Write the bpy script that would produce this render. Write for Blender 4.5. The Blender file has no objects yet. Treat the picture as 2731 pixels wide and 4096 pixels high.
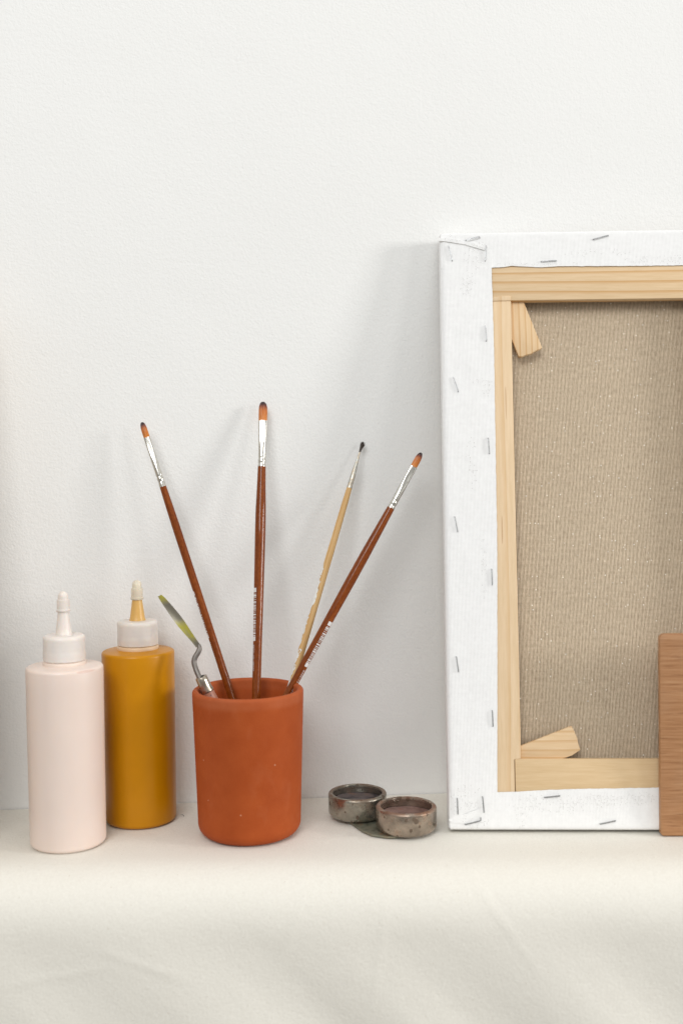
import bpy, bmesh, math, random
from math import sin, cos, pi, radians, sqrt, atan2
from mathutils import Vector, Matrix, noise as mnoise
random.seed(7)
S = bpy.context.scene
COL = S.collection

# ------------------------------------------------------------------ helpers
def link(o, parent=None):
    COL.objects.link(o)
    if parent is not None:
        o.parent = parent
    return o

def mesh_obj(name, verts, faces, mat, parent=None, smooth=True, mats=None, fmat=None, sharp=None):
    me = bpy.data.meshes.new(name)
    me.from_pydata([tuple(v) for v in verts], [], faces)
    me.update()
    for m in (mats or [mat]):
        me.materials.append(m)
    if fmat:
        for p, k in zip(me.polygons, fmat):
            p.material_index = k
    bm = bmesh.new(); bm.from_mesh(me)
    bmesh.ops.recalc_face_normals(bm, faces=bm.faces)
    bm.to_mesh(me); bm.free()
    for p in me.polygons:
        p.use_smooth = smooth
    if sharp is not None:
        me.set_sharp_from_angle(angle=radians(sharp))
    return link(bpy.data.objects.new(name, me), parent)

def empty(name, loc=(0, 0, 0), mat=None):
    o = bpy.data.objects.new(name, None)
    o.empty_display_size = .01
    link(o)
    if mat is not None:
        o.matrix_world = mat
    else:
        o.location = loc
    return o

def tag(o, label=None, cat=None, group=None, kind=None):
    if label: o['label'] = label
    if cat: o['category'] = cat
    if group: o['group'] = group
    if kind: o['kind'] = kind
    return o

def rings(rs, close_start=True, close_end=True):
    """rs: list of rings (lists of points, same count) -> verts, faces"""
    n = len(rs[0]); V = [p for r in rs for p in r]; F = []
    for i in range(len(rs) - 1):
        for k in range(n):
            a, b = i * n + k, i * n + (k + 1) % n
            F.append((a, b, b + n, a + n))
    if close_start: F.append(tuple(range(n))[::-1])
    if close_end: F.append(tuple(range((len(rs) - 1) * n, len(rs) * n)))
    return V, F

def lathe(name, prof, mat, parent=None, seg=64, wob=None, caps=(True, True), sharp=40):
    rs = []
    for r, z in prof:
        ring = []
        for k in range(seg):
            a = 2 * pi * k / seg
            rr = r * (1 + (wob(a, z) if wob else 0))
            ring.append((rr * cos(a), rr * sin(a), z))
        rs.append(ring)
    V, F = rings(rs, *caps)
    return mesh_obj(name, V, F, mat, parent, True, sharp=sharp)

def arc(cx, cz, r, a0, a1, n=8):
    return [(cx + r * cos(radians(a0 + (a1 - a0) * i / n)), cz + r * sin(radians(a0 + (a1 - a0) * i / n))) for i in range(n + 1)]

def box(name, lo, hi, mat, parent=None, bev=0.0, seg=2, jitter=0, seed=0):
    bm = bmesh.new()
    bmesh.ops.create_cube(bm, size=1)
    for v in bm.verts:
        for i in range(3):
            v.co[i] = lo[i] + (v.co[i] + .5) * (hi[i] - lo[i])
    if bev:
        bmesh.ops.bevel(bm, geom=list(bm.edges), offset=bev, segments=seg, affect='EDGES', profile=.5)
    me = bpy.data.meshes.new(name); bm.to_mesh(me); bm.free()
    me.materials.append(mat)
    for p in me.polygons: p.use_smooth = True
    me.set_sharp_from_angle(angle=radians(50))
    return link(bpy.data.objects.new(name, me), parent)

def prism(name, poly, d0, d1, mat, parent=None, bev=0.0):
    """polygon in local XZ extruded along Y from d0 (towards the viewer) to d1"""
    bm = bmesh.new()
    a = [bm.verts.new((x, d0, z)) for x, z in poly]
    b = [bm.verts.new((x, d1, z)) for x, z in poly]
    bm.faces.new(a); bm.faces.new(b[::-1])
    n = len(poly)
    for i in range(n):
        bm.faces.new((a[i], b[i], b[(i + 1) % n], a[(i + 1) % n]))
    bmesh.ops.recalc_face_normals(bm, faces=bm.faces)
    if bev:
        es = [e for e in bm.edges if e.calc_face_angle(0) > radians(25)]
        bmesh.ops.bevel(bm, geom=es, offset=bev, segments=2, affect='EDGES', profile=.5)
    me = bpy.data.meshes.new(name); bm.to_mesh(me); bm.free()
    me.materials.append(mat)
    for p in me.polygons: p.use_smooth = True
    me.set_sharp_from_angle(angle=radians(40))
    return link(bpy.data.objects.new(name, me), parent)

def tube(name, pts, rad, mat, parent=None, seg=12, flat=None):
    """pts: list of Vector, rad list; flat: optional per point (a,b,axis vector) elliptical"""
    pts = [Vector(p) for p in pts]
    rs = []
    for i, p in enumerate(pts):
        t = (pts[min(i + 1, len(pts) - 1)] - pts[max(i - 1, 0)]).normalized()
        u = t.cross(Vector((0, 1, 0))).normalized()
        w = t.cross(u).normalized()
        a, b = (rad[i], rad[i]) if not isinstance(rad[i], tuple) else rad[i]
        rs.append([p + u * a * cos(2 * pi * k / seg) + w * b * sin(2 * pi * k / seg) for k in range(seg)])
    V, F = rings(rs)
    return mesh_obj(name, V, F, mat, parent, True, sharp=50)

def spline(P, n):
    P = [Vector(p) for p in P]; out = []
    for i in range(len(P) - 1):
        p0, p1, p2, p3 = P[max(i - 1, 0)], P[i], P[i + 1], P[min(i + 2, len(P) - 1)]
        for k in range(n):
            t = k / n
            out.append(.5 * ((2 * p1) + (p2 - p0) * t + (2 * p0 - 5 * p1 + 4 * p2 - p3) * t * t + (3 * p1 - p0 - 3 * p2 + p3) * t ** 3))
    out.append(P[-1]); return out

def lerp_tab(tab, s):
    if s <= tab[0][0]: return tab[0][1:]
    for (a, b) in zip(tab, tab[1:]):
        if s <= b[0]:
            t = (s - a[0]) / (b[0] - a[0])
            return tuple(x + (y - x) * t for x, y in zip(a[1:], b[1:]))
    return tab[-1][1:]

# ------------------------------------------------------------------ materials
class M:
    def __init__(s, name):
        s.m = bpy.data.materials.new(name); s.m.use_nodes = True
        s.t = s.m.node_tree; s.b = s.t.nodes['Principled BSDF']
        s.tc = s.t.nodes.new('ShaderNodeTexCoord').outputs['Object']
    def n(s, typ, ins=None, **kw):
        x = s.t.nodes.new('ShaderNode' + typ)
        for k, v in kw.items(): setattr(x, k, v)
        for k, v in (ins or {}).items(): s.set(x.inputs[k], v)
        return x
    def set(s, sock, v):
        if isinstance(v, bpy.types.NodeSocket): s.t.links.new(v, sock)
        elif isinstance(v, bpy.types.Node): s.t.links.new(v.outputs[0], sock)
        else:
            if isinstance(v, tuple) and len(v) == 3 and sock.type == 'RGBA': v = v + (1,)
            sock.default_value = v
    def p(s, **kw):
        for k, v in kw.items(): s.set(s.b.inputs[k.replace('_', ' ')], v)
        return s
    def map(s, scale=(1, 1, 1), loc=(0, 0, 0), rot=(0, 0, 0), src=None):
        return s.n('Mapping', {'Vector': src or s.tc, 'Scale': scale, 'Location': loc, 'Rotation': rot}).outputs[0]
    def noise(s, scale, detail=3, rough=.5, vec=None, dist=0):
        return s.n('TexNoise', {'Vector': vec or s.tc, 'Scale': scale, 'Detail': detail, 'Roughness': rough, 'Distortion': dist}).outputs['Fac']
    def vor(s, scale, vec=None, out='Distance', rnd=1.0):
        return s.n('TexVoronoi', {'Vector': vec or s.tc, 'Scale': scale, 'Randomness': rnd}).outputs[out]
    def math(s, op, a, b=0.0, c=0.0, clamp=False):
        x = s.n('Math', operation=op, use_clamp=clamp)
        s.set(x.inputs[0], a); s.set(x.inputs[1], b); s.set(x.inputs[2], c)
        return x.outputs[0]
    def ramp(s, fac, stops, interp='LINEAR'):
        x = s.n('ValToRGB', {'Fac': fac}); r = x.color_ramp; r.interpolation = interp
        while len(r.elements) < len(stops): r.elements.new(.5)
        for e, (pos, c) in zip(r.elements, stops):
            e.position = pos; e.color = (c, c, c, 1) if isinstance(c, (int, float)) else tuple(c) + (1,)
        return x.outputs[0]
    def mr(s, v, a, b, c=0.0, d=1.0):
        return s.n('MapRange', {'Value': v, 'From Min': a, 'From Max': b, 'To Min': c, 'To Max': d}).outputs[0]
    def mix(s, fac, a, b, mode='MIX'):
        x = s.n('Mix', data_type='RGBA', blend_type=mode)
        s.set(x.inputs[0], fac); s.set(x.inputs[6], a); s.set(x.inputs[7], b)
        return x.outputs[2]
    def xyz(s, src=None):
        x = s.n('SeparateXYZ', {'Vector': src or s.tc}); return x.outputs
    def bump(s, h, dist=1.0, strength=1.0):
        s.set(s.b.inputs['Normal'], s.n('Bump', {'Height': h, 'Distance': dist, 'Strength': strength}).outputs[0]); return s
    def spots(s, pts):
        """union of soft elliptical blobs in object XZ (metres): (x,z,rx,rz)"""
        tot = None
        X = s.xyz()
        for x, z, a, b in pts:
            dx = s.math('DIVIDE', s.math('SUBTRACT', X[0], x), a); dz = s.math('DIVIDE', s.math('SUBTRACT', X[2], z), b)
            d = s.math('ADD', s.math('MULTIPLY', dx, dx), s.math('MULTIPLY', dz, dz))
            g = s.math('SUBTRACT', 1.0, d, clamp=True)
            tot = g if tot is None else s.math('MAXIMUM', tot, g)
        return tot

# wall paint: rolled emulsion with orange peel stipple
w = M('wall_paint')
h = w.math('ADD', w.math('MULTIPLY', w.noise(520, 3, .6), .00035), w.math('MULTIPLY', w.noise(230, 2, .5), .00027))
h = w.math('ADD', h, w.math('MULTIPLY', w.noise(9, 2), .0016))
speck = w.math('MULTIPLY', w.math('LESS_THAN', w.vor(26), .016), w.math('GREATER_THAN', w.noise(7, 1), .57))
w.p(Base_Color=w.mix(w.math('MULTIPLY', speck, .45), w.ramp(w.noise(3, 3), [(.3, (.835, .835, .82)), (.7, (.85, .85, .835))]), (.25, .22, .18)), Roughness=.7, Specular_IOR_Level=.25).bump(h)
WALL = w.m

# cream cotton canvas cloth
w = M('cream_cotton')
u = w.xyz()
wx = w.n('TexWave', {'Vector': w.tc, 'Scale': 260, 'Distortion': 1.2, 'Detail': 2, 'Detail Scale': 2.0}, bands_direction='X').outputs['Fac']
wy = w.n('TexWave', {'Vector': w.map(rot=(radians(45), 0, 0)), 'Scale': 260, 'Distortion': 1.2, 'Detail': 2, 'Detail Scale': 2.0}, bands_direction='Y').outputs['Fac']
h = w.math('ADD', w.math('MULTIPLY', w.noise(1100, 2, .6), .0002), w.math('MULTIPLY', w.noise(420, 3, .6), .0003))
h = w.math('ADD', h, w.math('MULTIPLY', w.noise(60, 3, .6), .0004))
col = w.ramp(w.noise(700, 2, .7), [(.3, (.765, .735, .665)), (.7, (.825, .80, .73))])
col = w.mix(w.math('LESS_THAN', w.vor(150), .045), col, (.55, .48, .38))
w.p(Base_Color=col, Roughness=.92, Specular_IOR_Level=.15).bump(h)
CLOTH = w.m

# terracotta
w = M('terracotta')
pit = w.math('LESS_THAN', w.vor(66), .042)
smear = w.math('MULTIPLY', w.ramp(w.noise(28, 4, .62, w.map((1, 1, .6))), [(.58, 0.), (.75, 1.)]), .16)
c = w.ramp(w.noise(45, 4, .6), [(.25, (.345, .060, .009)), (.75, (.41, .082, .016))])
c = w.mix(smear, c, (.56, .22, .11))
c = w.mix(w.math('MULTIPLY', pit, .45), c, (.75, .45, .3))
lip = w.mr(w.xyz()[2], .1045, .108)
c = w.mix(w.math('MULTIPLY', lip, w.math('MULTIPLY', w.noise(70, 3), .3)), c, (.55, .2, .1))
h = w.math('ADD', w.math('MULTIPLY', w.noise(900, 3, .6), .00012), w.math('MULTIPLY', pit, .0003))
h = w.math('ADD', h, w.math('MULTIPLY', w.noise(30, 2, .5, w.map((.5, .5, 1.5))), .00025))
w.p(Base_Color=c, Roughness=w.mr(w.noise(40, 3), .3, .7, .62, .78), Specular_IOR_Level=.22).bump(h)
TERRA = w.m

def plastic(name, col, rough, trans=0., sss=0., spec=.5, bumpamp=.00015, var=.04):
    w = M(name)
    c2 = tuple(min(1, x * (1 + var)) for x in col); c1 = tuple(x * (1 - var) for x in col)
    w.p(Base_Color=w.ramp(w.noise(35, 3), [(.3, c1), (.7, c2)]), Roughness=w.mr(w.noise(60, 3), .3, .7, rough * .9, rough * 1.12), Specular_IOR_Level=spec, IOR=1.5)
    if trans: w.p(Transmission_Weight=trans)
    if sss:
        w.p(Subsurface_Weight=sss, Subsurface_Scale=.004, Subsurface_Radius=(1., .7, .5))
    h = w.math('ADD', w.math('MULTIPLY', w.noise(45, 2, .5, w.map((1, 1, .35))), bumpamp * 4), w.math('MULTIPLY', w.noise(700, 2), bumpamp * .25))
    w.bump(h)
    return w.m
def smudge(m, x, z, rx, rz, col, amt):
    w = M.__new__(M); w.m = m; w.t = m.node_tree; w.b = w.t.nodes['Principled BSDF']
    w.tc = w.t.nodes.new('ShaderNodeTexCoord').outputs['Object']
    src = w.b.inputs['Base Color'].links[0].from_socket
    f = w.math('MULTIPLY', w.ramp(w.spots([(x, z, rx, rz)]), [(.1, 0.), (.5, 1.)]), w.math('LESS_THAN', w.xyz()[1], 0.))
    w.set(w.b.inputs['Base Color'], w.mix(w.math('MULTIPLY', f, amt), src, col))
PINK = plastic('pale_pink_plastic', (.80, .67, .595), .36, sss=.25, bumpamp=.00006, var=.015)
smudge(PINK, .0205, .1362, .0065, .0011, (.62, .40, .33), .55)
OCHRE = plastic('ochre_plastic', (.54, .222, .0005), .31, spec=.3)
CAPW = plastic('frosted_cap_plastic', (.96, .86, .79), .40, trans=.28, sss=.3, bumpamp=.00005)
CAPP = plastic('milky_cap_plastic', (.91, .82, .76), .42, trans=.15, sss=.3, bumpamp=.00005)
NOZO = plastic('ochre_filled_nozzle', (.80, .49, .15), .36, trans=.2, sss=.2, bumpamp=.00004)
NOZP = plastic('milky_nozzle', (.88, .80, .74), .38, trans=.12, sss=.3, bumpamp=.00004)
NECKP = plastic('pale_pink_neck', (.80, .67, .58), .4)
TIPC = plastic('clear_frosted_tip', (.93, .91, .88), .34, trans=.75, bumpamp=.00004)
TIPO = plastic('ochre_stained_tip', (.95, .86, .70), .36, trans=.35, sss=.2, bumpamp=.00004)
NECKO = plastic('bottle_neck_through_cap', (.70, .50, .32), .4)

# metals
def metal(name, col, rough, tarnish=None, amt=.5, scale=60):
    w = M(name)
    c = col
    if tarnish:
        f = w.math('MULTIPLY', w.ramp(w.noise(scale, 5, .65), [(.42, 0.), (.66, 1.)]), amt)
        c = w.mix(f, col, tarnish)
        w.p(Roughness=w.math('ADD', rough, w.math('MULTIPLY', f, .35)))
        w.p(Metallic=w.math('SUBTRACT', 1., w.math('MULTIPLY', f, .6)))
    else:
        w.p(Roughness=rough, Metallic=1.)
    w.p(Base_Color=c)
    w.bump(w.math('MULTIPLY', w.noise(300, 2), .00001))
    return w.m
NICKEL = metal('nickel_ferrule', (.62, .60, .55), .27)
OLDTIN = metal('dull_ferrule', (.50, .50, .46), .33, (.62, .42, .22), .6, 260)
KNIFEF = metal('worn_steel_ferrule', (.50, .44, .36), .2, (.30, .26, .22), .55, 170)
STAPLE = metal('staple_wire', (.44, .45, .45), .36, (.16, .12, .12), .4, 400)

# stained tin of the palette cups
def tinmat(name, base, rust, seed):
    w = M(name)
    v = w.map(loc=(seed, seed * .7, 0))
    c = w.ramp(w.noise(75, 5, .65, v), [(.3, tuple(x * .6 for x in base)), (.52, base), (.72, tuple(x * 1.3 for x in base))])
    big = w.ramp(w.noise(48, 5, .6, w.map(loc=(seed * 2, 1, 0))), [(.56, 0.), (.68, 1.)])
    spt = w.math('MULTIPLY', w.math('LESS_THAN', w.vor(200, w.map(loc=(seed, 3, 0), scale=(1, 1, .8))), w.mr(w.noise(60, 2, .5, v), .38, .66, .0, .40)), 1.)
    c = w.mix(w.math('MULTIPLY', big, .75), c, rust)
    c = w.mix(w.math('MULTIPLY', spt, .85), c, (.09, .055, .03))
    top = w.mr(w.xyz()[2], .0165, .0195)
    edge = w.math('MULTIPLY', top, w.ramp(w.noise(70, 4, .6, w.map(loc=(seed * 3, 0, 0))), [(.40, 0.), (.54, 1.)]))
    c = w.mix(w.math('MULTIPLY', edge, .85), c, (rust[0] * .7, rust[1] * .55, rust[2] * .5))
    dirt = w.math('MAXIMUM', w.math('MULTIPLY', big, .8), w.math('MAXIMUM', spt, edge))
    w.p(Base_Color=c, Metallic=w.math('SUBTRACT', .85, w.math('MULTIPLY', dirt, .7)), Roughness=w.math('ADD', .2, w.math('MULTIPLY', dirt, .35)))
    w.bump(w.math('ADD', w.math('MULTIPLY', spt, .0001), w.math('MULTIPLY', w.noise(200, 3), .0001)))
    return w.m
TINA = tinmat('stained_tin', (.34, .315, .265), (.19, .12, .06), .31)
TINB = tinmat('rusty_tin', (.38, .315, .255), (.27, .125, .05), .77)
w = M('dark_oil_residue')
w.p(Base_Color=w.ramp(w.noise(90, 4, .6), [(.35, (.05, .045, .05)), (.6, (.16, .13, .125)), (.75, (.2, .11, .08))]), Roughness=.28).bump(w.math('MULTIPLY', w.noise(120, 4), .0006))
RESA = w.m
w = M('reddish_residue')
w.p(Base_Color=w.ramp(w.noise(110, 4, .6), [(.3, (.13, .07, .055)), (.6, (.27, .17, .145)), (.75, (.2, .06, .03))]), Roughness=.5).bump(w.math('MULTIPLY', w.noise(160, 4), .0006))
RESB = w.m
w = M('oxidised_clip_metal')
w.p(Base_Color=w.ramp(w.noise(120, 5, .6), [(.3, (.12, .12, .085)), (.5, (.24, .24, .18)), (.7, (.30, .19, .10))]), Roughness=.5, Metallic=.4)
CLIP = w.m

# varnished brown brush handle
w = M('varnished_brown_wood')
g = w.noise(300, 4, .6, w.map((1, 1, .06)))
sp = w.noise(900, 2, .6, w.map((1, 1, .4)))
c = w.ramp(w.math('ADD', w.math('MULTIPLY', g, .6), w.math('MULTIPLY', sp, .4)), [(.32, (.11, .020, .002)), (.5, (.19, .042, .005)), (.68, (.29, .075, .012))])
w.p(Base_Color=c, Roughness=.35, Specular_IOR_Level=.05, Coat_Weight=.5, Coat_Roughness=.04, Coat_IOR=1.5)
BROWN = w.m
# bare wood with flaking white paint
w = M('bare_wood_flaking_white')
g = w.noise(500, 4, .6, w.map((1, 1, .035)))
c = w.ramp(g, [(.3, (.50, .27, .09)), (.5, (.62, .38, .15)), (.7, (.70, .47, .22))])
c = w.mix(w.math('LESS_THAN', w.noise(700, 2, .5, w.map((1, 1, .05))), .34), c, (.25, .14, .06))
X = w.xyz()
fl = w.noise(85, 5, .72, w.map((1, 1, .5)))
msk = w.math('ADD', fl, w.mr(X[0], -.0028, .0026, .17, -.13))
msk = w.math('ADD', msk, w.mr(X[2], .20, .265, 0., -.2))
msk = w.math('GREATER_THAN', msk, .63)
w.p(Base_Color=w.mix(msk, c, (.80, .80, .76)), Roughness=.55).bump(w.math('MULTIPLY', msk, .0002))
BARE = w.m
PRINT = M('white_print').p(Base_Color=(.72, .71, .70), Roughness=.35, Coat_Weight=.6, Coat_Roughness=.1).m

def bristle(name, stops, z0, z1, rough=.38):
    w = M(name)
    z = w.mr(w.xyz()[2], z0, z1)
    f = w.noise(1500, 2, .6, w.map((1, 1, .03)))
    z2 = w.math('ADD', z, w.math('MULTIPLY', w.math('SUBTRACT', f, .5), .5))
    c = w.ramp(z2, stops)
    c = w.mix(w.math('MULTIPLY', w.math('LESS_THAN', f, .40), .3), c, (.09, .02, .004))
    w.p(Base_Color=c, Roughness=rough, Specular_IOR_Level=.5, Sheen_Weight=.15).bump(w.math('MULTIPLY', f, .0004))
    return w.m

# palette knife
w = M('steel_blade_yellow_paint')
z = w.xyz()[2]
f1 = w.math('MULTIPLY', w.mr(z, .181, .185), 1.)
band = w.math('MULTIPLY', w.mr(z, .149, .155), w.mr(z, .1695, .163))
nn = w.noise(130, 4, .6)
f = w.math('MULTIPLY', w.math('MAXIMUM', f1, band), w.ramp(nn, [(.3, .35), (.6, 1.)]))
w.p(Base_Color=w.mix(f, (.22, .205, .165), (.30, .27, .006)), Metallic=w.mr(f, 0, 1, .9, 0.), Roughness=w.mr(f, 0, 1, .38, .5))
BLADE = w.m
KSTEEL = metal('grey_steel_shank', (.20, .18, .165), .45, (.3, .27, .24), .4, 200)
w = M('worn_red_painted_handle')
w.p(Base_Color=w.mix(w.math('LESS_THAN', w.noise(170, 4, .6), .37), w.ramp(w.noise(200, 3), [(.3, (.30, .12, .075)), (.7, (.42, .19, .13))]), (.08, .07, .09)), Roughness=.45)
KHAND = w.m

# primed canvas, seen from the folded edge
def primed(name, pts, ax):
    w = M(name)
    X = w.xyz()
    rib = w.n('TexWave', {'Vector': w.tc, 'Scale': 285, 'Distortion': .5, 'Detail': 2, 'Detail Scale': 3.}, bands_direction='X').outputs['Fac']
    cross = w.n('TexWave', {'Vector': w.tc, 'Scale': 300, 'Distortion': .6, 'Detail': 2, 'Detail Scale': 3.}, bands_direction='Z').outputs['Fac']
    hole = w.math('MULTIPLY', w.math('LESS_THAN', rib, .34), w.math('LESS_THAN', cross, .42))
    patch = w.math('MULTIPLY', w.spots(pts), w.ramp(w.noise(70, 4, .65), [(.36, 0.), (.55, 1.)]))
    rnd_ = w.n('SeparateColor', {'Color': w.vor(950, None, 'Color')}).outputs[0]
    dark = w.math('MULTIPLY', hole, w.math('LESS_THAN', rnd_, w.math('MULTIPLY', patch, .36)))
    c = w.mix(w.math('MULTIPLY', dark, .6), w.ramp(w.noise(250, 3, .6), [(.3, (.85, .85, .845)), (.7, (.895, .895, .89))]), (.22, .20, .18))
    c = w.mix(w.math('MULTIPLY', patch, .05), c, (.5, .5, .48))
    w.p(Base_Color=c, Roughness=.8, Specular_IOR_Level=.2)
    h = w.math('ADD', w.math('MULTIPLY', rib, .00009), w.math('MULTIPLY', cross, .00004))
    h = w.math('ADD', h, w.math('MULTIPLY', w.noise(40, 3), .0006))
    w.bump(h)
    return w.m
mm = lambda L: [tuple(v * .001 for v in p) for p in L]
PRIML = primed('primed_canvas_sides', mm([(26, 462, 9, 18), (20, 440, 8, 14), (36, 352, 6, 10), (30, 358, 10, 4), (12, 22, 16, 14), (30, 205, 3, 30), (22, 290, 5, 25), (24, 12, 10, 6)]), 'Z')
PRIMT = primed('primed_canvas_ends', mm([(30, 470, 14, 8), (130, 466, 30, 4), (185, 459, 40, 5), (80, 457, 50, 1.5), (85, 20, 40, 9), (120, 22, 40, 7), (20, 6, 14, 6), (55, 10, 6, 14), (150, 24, 30, 5), (8, 478, 9, 7)]), 'X')

# raw linen
w = M('raw_linen')
wob = w.n('VectorMath', {0: w.tc, 1: w.n('VectorMath', {0: w.n('TexNoise', {'Vector': w.map((1, 1, .25)), 'Scale': 60.}).outputs['Color'], 1: (.0012, .0, .0)}, operation='MULTIPLY')}, operation='ADD').outputs[0]
rib = w.n('TexWave', {'Vector': wob, 'Scale': 283, 'Distortion': 0.}, bands_direction='X').outputs['Fac']
crs = w.n('TexWave', {'Vector': w.tc, 'Scale': 380, 'Distortion': 1.5, 'Detail': 2}, bands_direction='Z').outputs['Fac']
thr = w.noise(1000, 3, .75, w.map((1, 1, .22)))
thr2 = w.noise(800, 3, .7, w.map((.1, 1, 1)))
val = w.math('ADD', w.math('MULTIPLY', rib, .46), w.math('MULTIPLY', crs, .10))
val = w.math('ADD', val, w.math('ADD', w.math('MULTIPLY', thr, .54), w.math('MULTIPLY', thr2, .14)))
c = w.ramp(val, [(.36, (.18, .12, .066)), (.6, (.535, .41, .28)), (.85, (.86, .73, .55))])
c = w.mix(w.math('MULTIPLY', w.math('LESS_THAN', w.vor(260), .12), w.math('GREATER_THAN', w.noise(160, 2), .52)), c, (.95, .92, .85))
w.p(Base_Color=c, Roughness=.6, Specular_IOR_Level=.35)
w.bump(w.math('ADD', w.math('MULTIPLY', rib, .00022), w.math('MULTIPLY', crs, .0001)))
LINEN = w.m

def pine(name, grain, c0, c1, c2, seed=0., ringscale=70, lines=1.):
    """grain axis: 'X' or 'Z'"""
    w = M(name)
    sc = (.07, 1, 1) if grain == 'X' else (1, 1, .07)
    v = w.map(sc, (seed, seed * 1.7, seed * .6))
    wob = w.noise(16, 2, .45, v)
    ax = w.xyz()[2] if grain == 'X' else w.xyz()[0]
    ph = w.math('ADD', w.math('MULTIPLY', ax, ringscale * 1.0), w.math('MULTIPLY', wob, 4.2))
    fr = w.math('FRACT', ph)
    line = w.ramp(fr, [(0., 0.), (.62, .1), (.86, .75), (.93, 1.), (.96, .15), (1., 0.)])
    fine = w.noise(550, 4, .65, w.map(sc, (seed, 0, 0)))
    c = w.ramp(fine, [(.3, c0), (.7, c1)])
    c = w.mix(w.math('MULTIPLY', line, .8 * lines), c, c2)
    tick = w.math('MULTIPLY', w.math('LESS_THAN', w.noise(420, 1, .4, w.map((.035, 1, 1) if grain == 'X' else (1, 1, .035), (seed + 2, 0, 0))), .22), .5)
    c = w.mix(tick, c, (c2[0] * .6, c2[1] * .45, c2[2] * .4))
    w.p(Base_Color=c, Roughness=.55, Specular_IOR_Level=.3)
    w.bump(w.math('ADD', w.math('MULTIPLY', fine, .00012), w.math('MULTIPLY', line, -.00005)))
    return w.m
PINET = pine('pine_top_bar', 'X', (.70, .51, .30), (.79, .60, .385), (.56, .29, .085), 1.3, 125)
PINEL = pine('pine_left_bar', 'Z', (.70, .52, .32), (.78, .60, .40), (.62, .38, .17), 4.1, 85, .65)
PINEB = pine('pine_bottom_bar', 'X', (.66, .47, .26), (.74, .55, .33), (.50, .27, .10), 7.9, 48, .5)
PINEWT = pine('pine_wedge_upright', 'Z', (.70, .50, .29), (.78, .58, .36), (.55, .29, .10), 2.2, 190, .9)
PINEWB = pine('pine_wedge_flat', 'X', (.70, .50, .29), (.77, .57, .36), (.55, .31, .12), 5.5, 170, .8)

w = M('mahogany_ply_board')
f1 = w.noise(500, 4, .6, w.map((.05, 1, 1)))
f2 = w.noise(430, 3, .6, w.map((.07, 1, 1), (2, 0, 1)))
c = w.ramp(f1, [(.28, (.33, .155, .066)), (.5, (.45, .228, .107)), (.72, (.53, .295, .152))])
c = w.mix(w.math('MULTIPLY', w.ramp(f2, [(.32, 1.), (.42, 0.)]), .5), c, (.16, .055, .02))
c = w.mix(w.math('MULTIPLY', w.ramp(w.noise(22, 3, .6), [(.5, 0.), (.75, 1.)]), .3), c, (.47, .31, .20))
w.p(Base_Color=c, Roughness=.5, Specular_IOR_Level=.35).bump(w.math('MULTIPLY', f2, .00025))
BOARD = w.m
w = M('ply_edge')
w.p(Base_Color=w.ramp(w.noise(200, 4, .6), [(.3, (.22, .11, .05)), (.7, (.36, .20, .10))]), Roughness=.6)
BOARDE = w.m
LINT = M('dark_lint').p(Base_Color=(.05, .04, .035), Roughness=.8).m

# ------------------------------------------------------------------ camera
PITCH, ROLL, CH, F = radians(2.9), .009, .295, 2500.
Rm = Matrix.Rotation(pi / 2 - PITCH, 4, 'X') @ Matrix.Rotation(-ROLL, 4, 'Z')
cam = bpy.data.cameras.new('camera'); camo = bpy.data.objects.new('camera', cam); link(camo)
camo.matrix_world = Matrix.Translation((0, 0, CH)) @ Rm
cam.sensor_fit = 'VERTICAL'; cam.sensor_height = 36.; cam.sensor_width = 24.
cam.lens = 36. * F / 2352.
cam.clip_start = .01; cam.clip_end = 50
cam.dof.use_dof = True; cam.dof.focus_distance = .893; cam.dof.aperture_fstop = 3.4
S.camera = camo

# ------------------------------------------------------------------ setting: wall and clothed table
WA = .092                                           # the wall runs slightly away to the right
wall_y = lambda x: .9345 + WA * x
th = math.atan(WA)
wm = Matrix.Translation((0, .9345, 0)) @ Matrix.Rotation(th, 4, 'Z')
wall = box('wall', (-1.6, 0, -.7), (1.6, .12, 1.5), WALL)
wall.matrix_world = wm
tag(wall, 'white painted wall with fine roller stipple behind everything', 'wall', kind='structure')

def cloth_z(x, y):
    n = mnoise.noise(Vector((x * 9, y * 14, 3)))
    n2 = mnoise.noise(Vector((x * 30, y * 40, 9)))
    back = max(0., min(1., (y - .80) / .12))
    return -.0004 - .0003 * abs(n) * back - .00025 * abs(n2)

EDGE_Y = .7955
# the cloth rolls softly over the front of the ledge: its slope grows smoothly from flat to upright
LB, NB = .078, 40
prof_e = [(0., 0.)]
for i in range(NB):
    t = (i + .5) / NB
    a = pi / 2 * t * t * (3 - 2 * t)
    prof_e.append((prof_e[-1][0] - cos(a) * LB / NB, prof_e[-1][1] - sin(a) * LB / NB))
creases = [(-.17, -.05, .055, -.020, .00045), (.02, -.085, .008, .06, .0004), (-.05, -.07, .02, .05, .00035), (.13, -.06, -.05, .07, .0004), (.21, -.04, .06, .05, .00035), (-.24, -.075, .07, .012, .0004)]
def crease(x, z):
    h = 0.
    for cx, cz, dx, dz, am in creases:
        L2 = dx * dx + dz * dz
        u = ((x - cx) * dx + (z - cz) * dz) / L2
        if -.2 < u < 1.2:
            d = abs((x - cx) * dz - (z - cz) * dx) / sqrt(L2)
            h += am * math.exp(-(d / .0028) ** 2) * max(0., 1 - (2 * u - 1) ** 2 / 1.96)
    return h
rows = []
ny = 46
xs = [-.60 + 1.20 * i / 480 for i in range(481)]
V = []; prm = []
for i in range(ny + 1): prm.append(('top', i / ny))
for i in range(1, NB + 1): prm.append(('arc', i))
for i in range(1, 171): prm.append(('drop', i / 170))
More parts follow.
